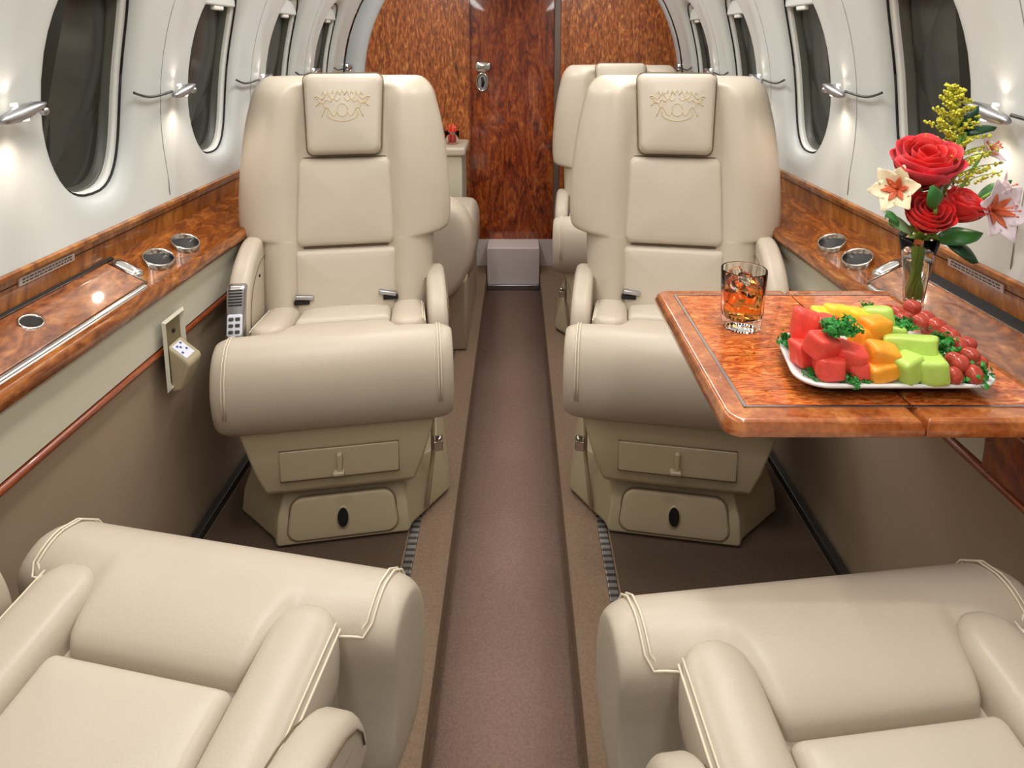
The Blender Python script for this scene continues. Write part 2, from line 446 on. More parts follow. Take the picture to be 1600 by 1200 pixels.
# ceiling wash light fixtures and downlight lenses (above the frame)
lens = mat('light_lens', rgb(255,248,236), .4, emit=(1,.95,.88,1), es=2)
for s in (-1, 1):
    bm = bmesh.new(); box(bm, -.05, .05, -2.0, 2.0, .0, .008)
    o = obj('ceiling_light_strip', bm, lens, loc=(s*.43, 1.35, 1.612), rot=(0, -s*math.radians(18), 0), bevel=.003)
    tag(o, 'long warm light strip along the ceiling over the %s seats' % ('left' if s < 0 else 'right'), 'light')
# floor
bm = bmesh.new(); box(bm, -.156, .156, YF, YB, -.21, -.19)
struct('floor', bm, M['carpet'])
for s in (-1, 1):
    bm = bmesh.new()
    loft(bm, [[(s*x, y, z) for x, z in ((.149,-.20),(.151,-.116),(.159,-.11),(.84,-.11),(.84,-.20))] for y in (YF, YB)])
    struct('floor_side_'+('left' if s < 0 else 'right'), bm, M['carpet2'], angle=50)
    bm = bmesh.new(); box(bm, *sorted((s*.268, s*.797)), .2, 3.3, -.1099, -.1065)  # thin slab painting the shade on the floor beneath the seats
    struct('floor_shade_'+('left' if s < 0 else 'right'), bm, M['carpet_shade'], smooth=False)
    # seat track strips
    bm = bmesh.new(); box(bm, s*.238, s*.262, .3, 3.2, -.1095, -.104)
    tr = obj('seat_track', bm, M['track'], bevel=.002)
    tag(tr, 'metal seat track let into the carpet under the %s hand seats' % ('left' if s < 0 else 'right'), 'track')
# rear wall behind the camera
bm = bmesh.new(); box(bm, -.95, .95, YF-.03, YF, -.2, 1.75); struct('wall_rear', bm, M['wall'], smooth=False)

# ---------------------------------------------------------------- forward bulkhead, door, arch, step
bm = bmesh.new()
box(bm, -.93, -.243, YB-.02, YB+.02, -.20, 1.75)
struct('wall_bulkhead_left', bm, M['bulkwood'], smooth=False)
bm = bmesh.new(); box(bm, .278, .97, YB-.02, YB+.02, -.20, 1.75)
struct('wall_bulkhead_right', bm, M['bulkwood'], smooth=False)
bm = bmesh.new(); box(bm, -.243, .228, YB, YB+.03, .05, 1.75)
bmu = bmesh.new(); box(bmu, -.243, .278, YB, YB+.02, -.2, .05)
struct('wall_below_door', bmu, M['riser'], smooth=False)
dr = struct('door_1', bm, M['doorwood'], smooth=False)
bm = bmesh.new(); box(bm, -.247, -.238, YB-.024, YB, .05, 1.7); 
struct('trim_3', bm, M['trimwood'], bevel=.002)
bm = bmesh.new(); box(bm, .228, .262, YB-.03, YB+.01, -.19, 1.7)
struct('trim_4', bm, mat('door_post', rgb(120,104,96), .35, .3), bevel=.004)
bm = bmesh.new(); box(bm, .262, .286, YB-.032, YB-.01, -.19, 1.7)
struct('trim_5', bm, M['tablewood'], bevel=.004)
# door handle
bm = bmesh.new(); pad(bm, .045, .028, .022, .008, .008, .003, lambda u, v, q: (-.170+u, YB-q, 1.048+v))
dh = obj('door_latch', bm, M['chrome'], dr)
bm = bmesh.new()
loft(bm, [[(-.173+a*math.cos(2*PI*k/30), YB-h, .962+b*math.sin(2*PI*k/30)) for k in range(30)] for a, b, h in ((.036,.054,0),(.036,.054,.010),(.032,.05,.014),(.026,.042,.010),(.024,.04,.003))], cap=False)
hd = obj('door_handle', bm, M['chrome'], dr)
bm = bmesh.new(); bm.faces.new([bm.verts.new((-.173+.025*math.cos(2*PI*k/30), YB-.0035, .962+.041*math.sin(2*PI*k/30))) for k in range(30)])
obj('handle_recess', bm, M['satin'], hd, smooth=False)
bm = bmesh.new(); tube(bm, [(-.173,YB-.012,.935),(-.168,YB-.016,.962),(-.173,YB-.012,.99)], [.006,.01,.006], 10); obj('handle_lever', bm, M['blackplastic'], hd)
# white arch frame
bm = bmesh.new(); out, inn = [], []
for k in range(41):
    t = PI*k/40-.18+.36*(k/40)-0*PI
    t = -.25+(PI+.5)*k/40
    ox, oz = .925*math.cos(t), .95+.925*math.sin(t)
    ix, iz = .045+.872*math.cos(t), .95+.88*math.sin(t)
    out.append((ox, oz)); inn.append((ix, iz))
loft(bm, [[(x, YB-.021, z) for x, z in inn], [(x, YB-.06, z) for x, z in inn], [(x, YB-.075, z) for x, z in [((a+b)/2, (c+d)/2) for (a, c), (b, d) in zip(out, inn)]], [(x, YB-.075, z) for x, z in out]], cap=False, closed=False)
struct('trim_6', bm, mat('arch_white', rgb(205,210,212), .4))
# step at the door
bm = bmesh.new(); box(bm, -.147, .147, 3.44, YB+.03, -.19, .048)
st = struct('trim_7', bm, M['riser'], bevel=.006)
bm = bmesh.new(); box(bm, -.145, .145, 3.415, 3.439, -.1895, -.160)
struct('trim_8', bm, M['satin'], bevel=.004)

# ---------------------------------------------------------------- reading lights between the windows
def reading_light(s, y, label):
    x = XW(1.05)-.018
    t = thing('reading_light', label, 'lamp', (s*x, y, 1.05), 0, None)
    bm = bmesh.new()
    prof = [(.006,-.055),(.012,-.045),(.017,-.02),(.018,0),(.014,.025),(.008,.045),(.004,.055)]
    loops = []
    for r, a in prof:
        loops.append([(-s*(.020+r*.9*math.cos(2*PI*k/16)), a, .012*math.sin(a*20)+r*.8*math.sin(2*PI*k/16)) for k in range(16)])
    loft(bm, loops); obj('lamp_body', bm, M['satin'], t)
    bm = bmesh.new()
    loops = [[(-s*(.020+.008*math.cos(2*PI*k/14)), .014*math.sin(2*PI*k/14)-.005, z) for k in range(14)] for z in (-.0155,-.010)]
    loft(bm, loops); obj('bulb', bm, M['bulb'], t)
    bm = bmesh.new()
    loops = [[(-s*(.012+.004*math.cos(2*PI*k/10)), .007*math.sin(2*PI*k/10)-.01, z) for k in range(10)] for z in (.012,.0165)]
    loft(bm, loops); obj('upper_bulb', bm, M['bulb'], t)
    for d in (-1, 1):
        bm = bmesh.new()
        end = .055 if d*1 < 0 else .055
        pts = [(-s*.014, d*.050, 0)]
        ln = .13 if d < 0 else .035
        for k in range(1, 9):
            f = k/8; yy = d*(.05+ln*f); q_ = .2825-abs(yy+.030)
            pts.append((-s*(.012-.006*f)+s*.014*(1-sm(.20,.28,q_)), yy, (-.012*math.sin(f*PI)+.006*f if d < 0 else .004*f)))
        tube(bm, pts, .0034, 8); obj('mounting_rod', bm, M['rod'], t)
    bm = bmesh.new(); bmesh.ops.create_icosphere(bm, subdivisions=2, radius=.009, matrix=Matrix.Translation((-s*.014, .058, -.004))); obj('rod_knuckle', bm, M['satin'], t)
    l = bpy.data.lights.new('reading_bulb_light', 'SPOT'); l.energy = 1.1; l.color = (1,.82,.66); l.spot_size = math.radians(140); l.spot_blend = .8; l.shadow_soft_size = .012
    o = bpy.data.objects.new('reading_bulb_light', l); C.objects.link(o); o.parent = t; o.location = (-s*.030, -.005, -.024); o.rotation_euler = (0, s*math.radians(12), 0)
    l = bpy.data.lights.new('reading_up_light', 'SPOT'); l.energy = .1; l.color = (1,.82,.72); l.spot_size = math.radians(110); l.spot_blend = .8; l.shadow_soft_size = .006
    o = bpy.data.objects.new('reading_up_light', l); C.objects.link(o); o.parent = t; o.location = (-s*.016, -.01, .022); o.rotation_euler = (PI, 0, 0)
names = ['nearest the camera, left edge of the photo', 'between the first and second left windows', 'between the second and third left windows, just above the seat back', 'between the third and fourth left windows', 'farthest along the left wall by the wood bulkhead']
for k, y in enumerate((1.1475, 1.7125, 2.2775, 2.8425, 3.4075)):
    reading_light(-1, y, 'small metal reading lamp '+names[k])
namesr = ['nearest the camera, beside the flowers', 'between the first and second right windows', 'on the right wall just behind the white seat corner', 'between the third and fourth right windows', 'farthest along the right wall by the bulkhead']
for k, y in enumerate((1.1475, 1.7125, 2.2775, 2.8425, 3.4075)):
    reading_light(1, y, 'small metal reading lamp '+namesr[k])

# ---------------------------------------------------------------- seats
def seat(loc, rotz, label, group, outer, recline=.24, control=False, rows='front'):
    """local frame: faces -Y, x to the viewer's right; outer = side (+1/-1) nearest the cabin wall"""
    t = thing('cabin_seat', label, 'seat', loc, rotz, group)
    # ---------- backrest
    def yf(z): return .125+(z-.36)*recline
    HT = [(.30,.235),(.36,.245),(.50,.258),(.594,.262),(.600,.266),(.608,.300),(.616,.312),(.66,.318),(.74,.318),(.84,.311),(.94,.297),(1.03,.276),(1.07,.266)]
    ztop = 1.075
    if recline > .5:
        ca = math.atan(recline); kz = math.cos(ca)*1.03
    else: kz = 1.0
    def Z(z): return .36+(z-.36)*kz
    def yy(z): return .125+(Z(z)-.36)*recline
    zs = [.30,.34,.40,.46,.52,.56,.585,.594,.600,.604,.608,.613,.622,.64,.66,.70,.76,.82,.88,.94,.98,1.0,1.02,1.035,1.048,1.058,1.066,1.071,1.0745]
    loops = []
    for z in zs:
        k = math.sqrt(max(0, 1-((z-1.015)/.06)**2)) if z > 1.015 else 1
        w_ = interp(HT, z)-.045*(1-k)
        T = .075*k+.004
        fr, bk = [], []
        n = 33
        for i in range(n):
            a = -1+2*i/(n-1); a = math.copysign(1-(1-abs(a))**1.5, a)
            x = a*w_
            ed = (1-abs(a)**5)**(1/2.6) if abs(a) < 1 else 0
            rec = .026*(1-sm(.122, .158, abs(x))) if z < 1.04 else .012*(1-sm(.11,.14,abs(x)))
            bol = .018*math.sin(PI*min(1,max(0,(abs(x)-.13)/(w_-.13))))*k if abs(x) > .13 else 0
            fr.append((x, yy(z)-T*ed+rec*k-bol, Z(z)))
            bk.append((x, yy(z)+.02+T*ed, Z(z)))
        loops.append(fr+bk[::-1][1:-1])
    bm = bmesh.new(); loft(bm, loops)
    bk_ = obj('backrest', bm, M['leather'], t, sub=1)
    # stitched seams beside the panels
    def panel(z0, z1, a_top, a_bot, r, name, th=.034, m='leather2', dome=.006, par=bk_, edge=.016, back=.02):
        bm = bmesh.new(); zc, b = (z0+z1)/2, (z1-z0)/2
        def fn(u, v, q):
            z = zc+v; f = (v+b)/(2*b); sc = (a_bot+(a_top-a_bot)*f)/max(a_top, a_bot)
            return (u*sc, yy(z)-.075+.034-q, Z(z)+q*recline*.6)
        pad(bm, max(a_top, a_bot), b, r, edge, th, dome, fn, back=back, er=5)
        o_ = obj(name, bm, M[m], par)
        bm = bmesh.new(); A_ = max(a_top, a_bot)
        ol = densify(rrect(A_+.0008, b+.0008, r, 6), .03); tube(bm, [fn(u, v, th*.42) for u, v in ol+ol[:1]], .0016, 5, cap=False)
        obj('panel_seam', bm, M['crease'], o_)
        return o_
    hr = panel(.838, 1.081, .119, .108, .024, 'headrest', th=.056, dome=.008, par=t, back=.03)
    panel(.575, .832, .136, .150, .022, 'back_panel')
    panel(.320, .571, .151, .147, .010, 'lumbar_panel')
    # embroidered crest on the headrest
    def E(u, v): 
        u *= 1.3; z = .975+v*1.25; k_ = min(1, max(abs(u)/.105, abs(z-.9595)/.105))
        q_ = .056+.008*(1-k_*k_)+.0004; return (u, yy(z)-.075+.034-q_, Z(z)+q_*recline*.6)
    bm = bmesh.new()
    def curve(pts, r=.0011): tube(bm, [E(*p) for p in pts], r, 5)
    for s in (-1, 1):
        curve([(s*(.004+.058*k/14), .030+.010*math.sin(k*1.1)*(1-k/20)-.006*(k/14)) for k in range(15)])
        curve([(s*(.004+.055*k/12), .020-.012*(k/12)**2+.004*math.cos(k*1.9)) for k in range(13)])
        curve([(s*(.010+.036*k/10), -.004-.012*math.sin(k*.7)-.008*k/10) for k in range(11)])
        curve([(s*.034*math.cos(q), -.012+.018*math.sin(q)) for q in [PI*1.5+PI*.6*k/10*1 for k in range(11)]])
        curve([(s*(.058-.03*k/8), .022-.026*k/8+.004*math.sin(k*2)) for k in range(9)])
    curve([(.012*math.cos(2*PI*k/16), -.004+.015*math.sin(2*PI*k/16)) for k in range(17)])
    for k in range(9):
        u = -.042+.0105*k; v = .040-abs(k-4)*.001
        curve([(u-.003, v-.005), (u, v+.005), (u+.003, v-.005)], .0009)
    obj('embroidered_emblem', bm, M['emb'], hr)
    # ---------- cushion
    HW = .292
    bm = bmesh.new()   # rear body between the armrests
    loops = []
    for y in (-.20,-.12,0,.10,.17):
        zt = .455-(y+.12)*.16 if y > -.12 else .45
        loops.append([(u*.212, y, .36+v*.1 if v < 0 else .30+ (zt-.05-.30)*v) for u, v in ((-1,-1),(1,-1),(1,1),(-1,1))])
    loft(bm, loops); obj('cushion_base', bm, M['leather'], t, bevel=.012)
    # central seat panel
    bm = bmesh.new()
    def zt(y): return .437-(y+.10)*.18
    pad(bm, .130, .135, .012, .018, .03, .006, lambda u, v, q: (u, .065+v, zt(.065+v)-.03+q), back=.03)
    obj('seat_panel', bm, M['leather2'], t)
    # side bolsters
    for s in (-1, 1):
        bm = bmesh.new(); loops = []
        n = 16; cx, hw = .178, .050
        for i in range(15):
            f = i/14; y = -.172+.367*f
            e = min(1, math.sqrt(max(0, 1-((.06-f)/.06)**2)) if f < .06 else 1) * (math.sqrt(max(0, 1-((f-.80)/.20)**2)) if f > .80 else 1)
            top = zt(y)+.014*e+.0; ht = .11*max(e, .25)
            loops.append([(s*(cx+hw*max(e,.35)*math.copysign(abs(math.cos(q))**.6, math.cos(q))), y, top-ht/2+ht/2*math.copysign(abs(math.sin(q))**.6, math.sin(q))) for q in [2*PI*k/n for k in range(n)]])
        loft(bm, loops); bo = obj('bolster', bm, M['leather'], t, sub=1)
        bm = bmesh.new()
        for q_, r_ in ((.55, .0016), (.80, .0013)):
            tube(bm, [(s*(cx+(hw-.0006)*math.cos(q_)**.6), y, zt(y)+.014-.055+.0545*math.sin(q_)**.6) for y in [-.147+.27*k/12 for k in range(13)]], r_, 6)
        obj('stitching', bm, M['thread'], bo)
    # front roll: one T-shaped piece, section swept along x
    def section(x):
        a = abs(x)
        # depth of the flap behind the crest: long tongue in the middle, short wings
        tongue = 1-sm(.120, .150, a)
        wing = 1-sm(.17,.25,a)
        yr = -.155+.060*tongue+.012*wing
        q = math.sqrt(max(0, 1-max(0, (a-(HW-.045))/.045)**2))   # end rounding
        pts = []
        # front curve from the bottom rear, round the front, over the crest, to the rear seam
        P_ = [(-.13,.272),(-.20,.262),(-.245,.268),(-.275,.295),(-.292,.335),(-.296,.375),(-.288,.415),(-.268,.448),(-.24,.468),(-.21,.474)]
        for i in range(5):
            f = (i+1)/5; P_.append((-.21+(yr+.21)*f, .474-.022*f*f-(.004 if f == 1 else 0)))
        P_.append((yr+.002, .43)); P_.append((yr-.01, .36)); P_.append((-.13,.30))
        P_ = [(y, .205+(z-.262)*1.175) for y, z in P_]
        cy, cz = -.20, .335
        for y, z in P_:
            pts.append((x, cy+(y-cy)*(.72+.28*q), cz+(z-cz)*(.80+.20*q)))
        return pts
    xs = [0]
    k = 0
    xs = sorted(set([-HW+.001,-HW+.004,-HW+.01,-HW+.02,-HW+.032,-HW+.045,-.235,-.22,-.205,-.19,-.175,-.16,-.15,-.14,-.13,-.12,-.105,-.08,-.04,0]+[HW-.001,HW-.004,HW-.01,HW-.02,HW-.032,HW-.045,.235,.22,.205,.19,.175,.16,.15,.14,.13,.12,.105,.08,.04]))
    bm = bmesh.new(); loft(bm, [section(x) for x in xs])
    fr = obj('front_roll', bm, M['leather'], t, sub=1)
    # double stitch near each end of the roll and round the wing
    for s in (-1, 1):
        for off in (0, .007):
            bm = bmesh.new(); X = s*(HW-.034-off)
            def lift(p, e=.0014): return Vector(p)+Vector((0, p[1]+.20, p[2]-.34)).normalized()*e
            pts = [lift(p) for p in section(X)[4:14]]
            for xx_ in (.250,.243,.236,.230,.224,.219):
                if xx_ < HW-.036-off: pts.append(Vector(section(s*xx_)[14])+Vector((0, .0005-off, .0028+off*.1)))
            tube(bm, pts, .0016, 6)
            obj('stitching', bm, M['thread'], fr)
    # ---------- armrests
    for s in (-1, 1):
        is_out = (s == outer)
        dz = 0 if is_out else -.075
        x0, x1 = (.232, .288) if is_out else (.232, .290)
        prof = [(.17,.33),(.165,.56),(.15,.60),(.12,.618),(.07,.617),(.02,.604),(-.03,.582),(-.07,.552),(-.098,.512),(-.115,.46),(-.120,.41),(-.110,.380),(-.08,.365),(-.04,.34)]
        bm = bmesh.new()
        ks_ = 1 if is_out else .56
        prof = [(a+(0 if is_out else .035), .33+(b-.33)*ks_) for a, b in prof]
        # smooth outline, rounded over towards both faces
        pr = []
        for i in range(len(prof)):
            p0, p1, p2, p3 = [prof[(i+k) % len(prof)] for k in (-1, 0, 1, 2)]
            for q in (0, .33, .66):
                pr.append(tuple(.5*((2*p1[c])+(p2[c]-p0[c])*q+(2*p0[c]-5*p1[c]+4*p2[c]-p3[c])*q*q+(3*p1[c]-p0[c]-3*p2[c]+p3[c])*q**3) for c in (0, 1)))
        N_ = len(pr); nr = []
        ar = sum(pr[i][0]*pr[(i+1) % N_][1]-pr[(i+1) % N_][0]*pr[i][1] for i in range(N_))
        for i in range(N_):
            tx, ty = pr[(i+1) % N_][0]-pr[i-1][0], pr[(i+1) % N_][1]-pr[i-1][1]; l_ = math.hypot(tx, ty) or 1
            sg = 1 if ar > 0 else -1
            nr.append((-ty/l_*sg, tx/l_*sg))
        rad = .020; loops = []
        for q in range(7):
            a_ = PI/2*q/6; loops.append([(s*(x0+rad*(1-math.sin(a_))), p[0]+m_[0]*rad*(1-math.cos(PI/2-a_)), p[1]+m_[1]*rad*(1-math.cos(PI/2-a_))) for p, m_ in zip(pr, nr)])
        for q in range(7):
            a_ = PI/2*q/6; loops.append([(s*(x1-rad*(1-math.sin(PI/2-a_))) if False else s*(x1-rad+rad*math.sin(a_)), p[0]+m_[0]*rad*(1-math.cos(a_)), p[1]+m_[1]*rad*(1-math.cos(a_))) for p, m_ in zip(pr, nr)])
        # first half runs from the inner face outwards
        h1 = []
        for q in range(7):
            a_ = PI/2*(1-q/6); h1.append([(s*(x0+rad-rad*math.sin(a_)), p[0]+m_[0]*rad*(1-math.cos(a_)), p[1]+m_[1]*rad*(1-math.cos(a_))) for p, m_ in zip(pr, nr)])
        loft(bm, h1+loops[7:])
        arm = obj('armrest', bm, M['leather'], t, angle=70)
        # inset side panel seams
        for xx in (x0-.0012, x1+.0012):
            bm = bmesh.new()
            tube(bm, [(s*xx, a*.80+.004, .43+(b-.43)*.72) for a, b in prof[1:11]], .0013, 5)
            obj('arm_seam', bm, M['crease'], arm)
        if is_out:
            bm = bmesh.new(); lathe(bm, [(.004,0),(.004,.003),(.002,.004)], 12)
            obj('recline_button', bm, M['blackplastic'], arm, loc=(s*(x0), .03, .53), rot=(0, -s*PI/2, 0))
            if control:
                # handset on the front of the arm
                def fn(u, v, q):
                    # follow the slope of the front of the arm
                    y = -.062-.058*(.5-v/.075*.5); z = .505+v
                    return (s*(x0+x1)/2+u, y-.010-q*.9, z+q*.35)
                bm = bmesh.new(); pad(bm, .024, .070, .010, .008, .012, .001, lambda u, v, q: (s*.262+u, -.108+(v+.0)*.38-q, .478+v), back=.014)
                ct = obj('control_unit', bm, M['satin'], arm)
                bm = bmesh.new(); pad(bm, .019, .026, .006, .004, .004, .001, lambda u, v, q: (s*.262+u, -.108+(v-.022)*.38-.012-q, .456+v))
                obj('control_keypad', bm, M['label'], ct)
                bm = bmesh.new()
                for r in range(3):
                    for c in range(2):
                        pad(bm, .006, .004, .002, .001, .002, .0, lambda u, v, q: (s*.262+u-.008+.016*c, -.108+(v-.036+.015*r)*.38-.017-q, .442+.015*r+v), m=2)
                obj('control_buttons', bm, M['rod'], ct)
                bm = bmesh.new()
                for r in range(6):
                    box(bm, s*.262-.017, s*.262+.017, -.100+.0028*r-.016+.0012, -.100+.0028*r-.010, .502+.007*r, .505+.007*r)
                obj('control_grille', bm, M['rod'], ct, smooth=False)
                bm = bmesh.new(); pad(bm, .022, .012, .008, .005, .010, 0, lambda u, v, q: (s*.262+u, -.140-q+v*.3, .400+v))
                obj('control_foot', bm, M['blackplastic'], ct)
    # ---------- seat belt buckles
    for s in (-1, 1):
        bm = bmesh.new(); box(bm, -.026, .026, -.008, .008, -.006, .006)
        bu = obj('belt_buckle', bm, M['satin'], t, bevel=.003, loc=(s*.118, .060, .445), rot=(0, math.radians(8), math.radians(-8*s)))
        bm = bmesh.new(); box(bm, s*.105, s*.148, .055, .10, .424, .436)
        obj('belt_strap', bm, M['dark'], t, bevel=.002)
    # ---------- drawer housing under the cushion
    bm = bmesh.new()
    def ring(hx, y0, y1, z): return [(-hx, y0, z), (hx, y0, z), (hx, y1, z), (-hx, y1, z)]
    loft(bm, [ring(.178,-.232,.16,.040), ring(.186,-.246,.17,.052), ring(.208,-.250,.17,.11), ring(.240,-.246,.17,.215), ring(.238,-.235,.17,.24)])
    dh_ = obj('drawer_housing', bm, M['shell'], t, bevel=.012, seg=4)
    bm = bmesh.new()
    pad(bm, .146, .040, .004, .002, .0035, 0, lambda u, v, q: (u, -.2515-q+v*.02, .128+v), m=2)
    dw = obj('drawer', bm, M['shell2'], t)
    bm = bmesh.new()
    for d in (-.145, .145): tube(bm, [(d, -.2535, .086), (d, -.2505, .170)], .0016, 5)
    for v in (-.041, .041): tube(bm, [(-.146, -.2525+v*.02, .128+v), (.146, -.2525+v*.02, .128+v)], .0016, 5)
    obj('drawer_gap', bm, M['crease'], dw)
    bm = bmesh.new(); box(bm, -.006, .006, -.266, -.253, .104, .154); box(bm, -.017, .011, -.272, -.254, .098, .108)
    obj('drawer_pull', bm, M['shell2'], dw, bevel=.003)
    # ---------- pedestal
    def plan(f, z, fr_=-.245): return [(-.168*f, fr_, z), (.168*f, fr_, z), (.178*f, fr_+.025, z), (.285*f, -.10, z), (.285*f, .16, z), (-.285*f, .16, z), (-.285*f, -.10, z), (-.178*f, fr_+.025, z)]
    bm = bmesh.new(); loft(bm, [plan(.97, -.100), plan(1.0, -.092), plan(.97, -.03, -.236), plan(.88, .040, -.195)])
    pe = obj('pedestal', bm, M['shell'], t, bevel=.010, seg=4)
    bm = bmesh.new()
    def pf(u, v, q): return (u*(1-.10*(v+.055)/.11), -.242-q+(v+.055)*.15, -.035+v)
    pad(bm, .142, .055, .030, .006, .008, .002, pf)
    pp = obj('pedestal_cover', bm, M['shell2'], pe)
    bm = bmesh.new()
    tube(bm, [(u*1.012*(1-.10*(v+.055)/.11), -.2435+(v+.055)*.15, -.035+v*1.02) for u, v in rrect(.142, .055, .030)+rrect(.142, .055, .030)[:1]], .002, 5, cap=False)
    obj('cover_gap', bm, M['crease'], pp)
    bm = bmesh.new(); n = 28
    loft(bm, [[pf(a*math.cos(2*PI*k/n), b*math.sin(2*PI*k/n), q) for k in range(n)] for a, b, q in ((.017,.028,.008),(.017,.028,.013),(.0145,.025,.0135))], cap=False)
    hb = obj('oval_rim', bm, M['shell'], pp)
    bm = bmesh.new(); bm.faces.new([bm.verts.new(pf(.0155*math.cos(2*PI*k/n), .0265*math.sin(2*PI*k/n), .0125)) for k in range(n)])
    obj('oval_recess', bm, M['dark'], pp, smooth=False)
    # side latch and strut on the aisle side
    s = -outer
    bm = bmesh.new(); box(bm, s*.235, s*.262, -.20, -.17, .09, .12); bmesh.ops.create_icosphere(bm, subdivisions=2, radius=.009, matrix=Matrix.Translation((s*.252, -.202, .129)))
    obj('track_latch', bm, M['chrome'], t, bevel=.004)
    bm = bmesh.new(); tube(bm, [(s*.238, -.15, .22), (s*.236, -.16, .06), (s*.215, -.19, -.08)], .006, 8)
    obj('side_strut', bm, M['shell2'], t)
    # dark track block under the pedestal
    bm = bmesh.new(); box(bm, -.15, .15, -.20, .12, -.1085, -.098)
    obj('swivel_plate', bm, M['dark'], t)
    if recline > .5:      # the reclined back runs straight aft, parallel to the wall
        for o in C.objects:
            p = o
            while p.parent and p.parent is not t: p = p.parent
            if p.parent is t and p.name.split('.')[0] in ('backrest', 'headrest'):
                for v in o.data.vertices: v.co.x -= outer*.25*max(0, v.co.y-.125)
    for ch in [o for o in C.objects if o.parent is t]: ch.location.z += .11
    return t
R = math.radians
seat((-.468, 1.725, -.11), R(9.5), 'upright cream leather cabin seat at left, metal control handset on its outer arm', None, -1, control=True)
seat((.468, 1.725, -.11), R(-9.5), 'cream leather cabin seat at right, partly hidden by the wooden table with fruit', None, 1)
seat((.485, 2.80, -.11), R(-6), 'cream leather cabin seat mostly hidden behind the right seat, nearest the wood bulkhead', None, 1)
seat((-.448, .600, -.11), R(180-10.9), 'cream leather seat cushion in the bottom left foreground, facing away', None, 1, recline=1.25)
seat((.452, .535, -.11), R(180+6.5), 'cream leather seat cushion in the bottom right foreground, facing away, below the table', None, -1, recline=1.25)

# ---------------------------------------------------------------- divan and cabinet behind the left seat
t = thing('side_divan', 'rounded cream leather divan end showing past the left seat, along the aisle', 'divan', (-.47, 2.9, -.11))
def D(x, y, z): return (x+.47, y-2.9, z+.11)
bm = bmesh.new(); loops = []
for i in range(17):
    f = -1+2*i/16; y = 2.52+.10*f; e = se(f, 2.6)
    xr = -.150-.10*(1-e); l = []
    for X_, Z_ in ((-.72,.12),(-.36,.115),(-.27,.13),(-.20,.20),(-.158,.30),(-.150,.40),(-.165,.48),(-.21,.545),(-.29,.575),(-.40,.57),(-.72,.57)):
        cx, cz = -.45, .35; l.append(D(cx+(X_-cx)*(.75+.25*e), y, cz+(Z_-cz)*(.75+.25*e)))
    loops.append(l)
loft(bm, loops); obj('divan_arm', bm, M['leather'], t, sub=2)
bm = bmesh.new(); pad(bm, .27, .30, .04, .04, .10, .01, lambda u, v, q: D(-.44+u, 2.93+v, .30+q), back=.1); obj('divan_cushion', bm, M['leather2'], t)
bm = bmesh.new(); box(bm, *[a+.47 for a in (-.76,-.64)], -.27, .33, .36, .91); obj('divan_backrest', bm, M['leather'], t, bevel=.03)
bm = bmesh.new(); box(bm, *[a+.47 for a in (-.72,-.19)], -.36, .33, .001, .31); obj('divan_base', bm, M['lower'], t, bevel=.01)
t = thing('side_cabinet', 'small cream cabinet against the wood bulkhead, behind the left seat', 'cabinet', (-.48, 3.42, 0))
bm = bmesh.new(); box(bm, -.28, .215, -.15, .14, -.109, .60); obj('body', bm, M['cream'], t, bevel=.008)
bm = bmesh.new(); box(bm, -.28, .235, -.17, .14, .60, .645); obj('cabinet_top', bm, M['leather'], t, bevel=.014, seg=4)
t = thing('candle_glass', 'small glass holding red candles on the cream cabinet by the bulkhead', 'candle', (-.325, 3.38, .645))
bm = bmesh.new(); lathe(bm, [(.03,.001),(.036,.03),(.04,.07),(.037,.07),(.033,.03),(.025,.006)], 24); obj('glass_bowl', bm, M['glass'], t)
bm = bmesh.new()
for a in range(5):
    q = a*1.26; lathe(bm, [(.007,.008),(.010,.05),(.009,.085+.01*(a % 2)),(.002,.10+.01*(a % 2))], 10, c=(.016*math.cos(q), .016*math.sin(q), 0))
obj('red_candles', bm, M['redwax'], t)

# ---------------------------------------------------------------- wall pocket under the left ledge
t = thing('wall_pocket', 'recessed beige holder with a small white label on the left side panel', 'holder', (-.79, 1.43, .46))
def Q(x, y, z): return (x+.79, y-1.43, z-.46)
bm = bmesh.new()
fr = [(1.352,.555),(1.444,.555),(1.444,.385),(1.352,.385)]
loft(bm, [[Q(-.774, y, z) for y, z in fr], [Q(-.768, y, z) for y, z in [(1.358,.549),(1.438,.549),(1.438,.391),(1.358,.391)]], [Q(-.778, y, z) for y, z in [(1.366,.541),(1.430,.541),(1.430,.399),(1.366,.399)]]], cap=False)
obj('pocket_frame', bm, M['cream'], t, angle=30)
bm = bmesh.new(); bm.faces.new([bm.verts.new(Q(-.7765, y, z)) for y, z in [(1.362,.545),(1.434,.545),(1.434,.395),(1.362,.395)]])
obj('pocket_back', bm, mat('pocket_back', rgb(120,108,78), .6), t, smooth=False)
bm = bmesh.new(); lathe(bm, [(.005,0),(.005,.003),(.003,.0035)], 12); obj('pocket_screw', bm, M['dark'], t, loc=Q(-.7763, 1.40, .515), rot=(0, PI/2, 0))
bm = bmesh.new()
loft(bm, [[Q(x, y, z) for x, z in ((-.776,.375),(-.752,.380),(-.728,.442),(-.732,.452),(-.776,.49))] for y in (1.370, 1.428)])
fl = obj('pocket_flap', bm, M['shell'], t, bevel=.006)
bm = bmesh.new()
loft(bm, [[Q(x, y, z) for x, z in ((-.7375,.4565),(-.7370,.4580),(-.7690,.4855),(-.7695,.4840))] for y in (1.376, 1.412)])
lb = obj('label_sticker', bm, M['label'], fl, smooth=False)
bm = bmesh.new()
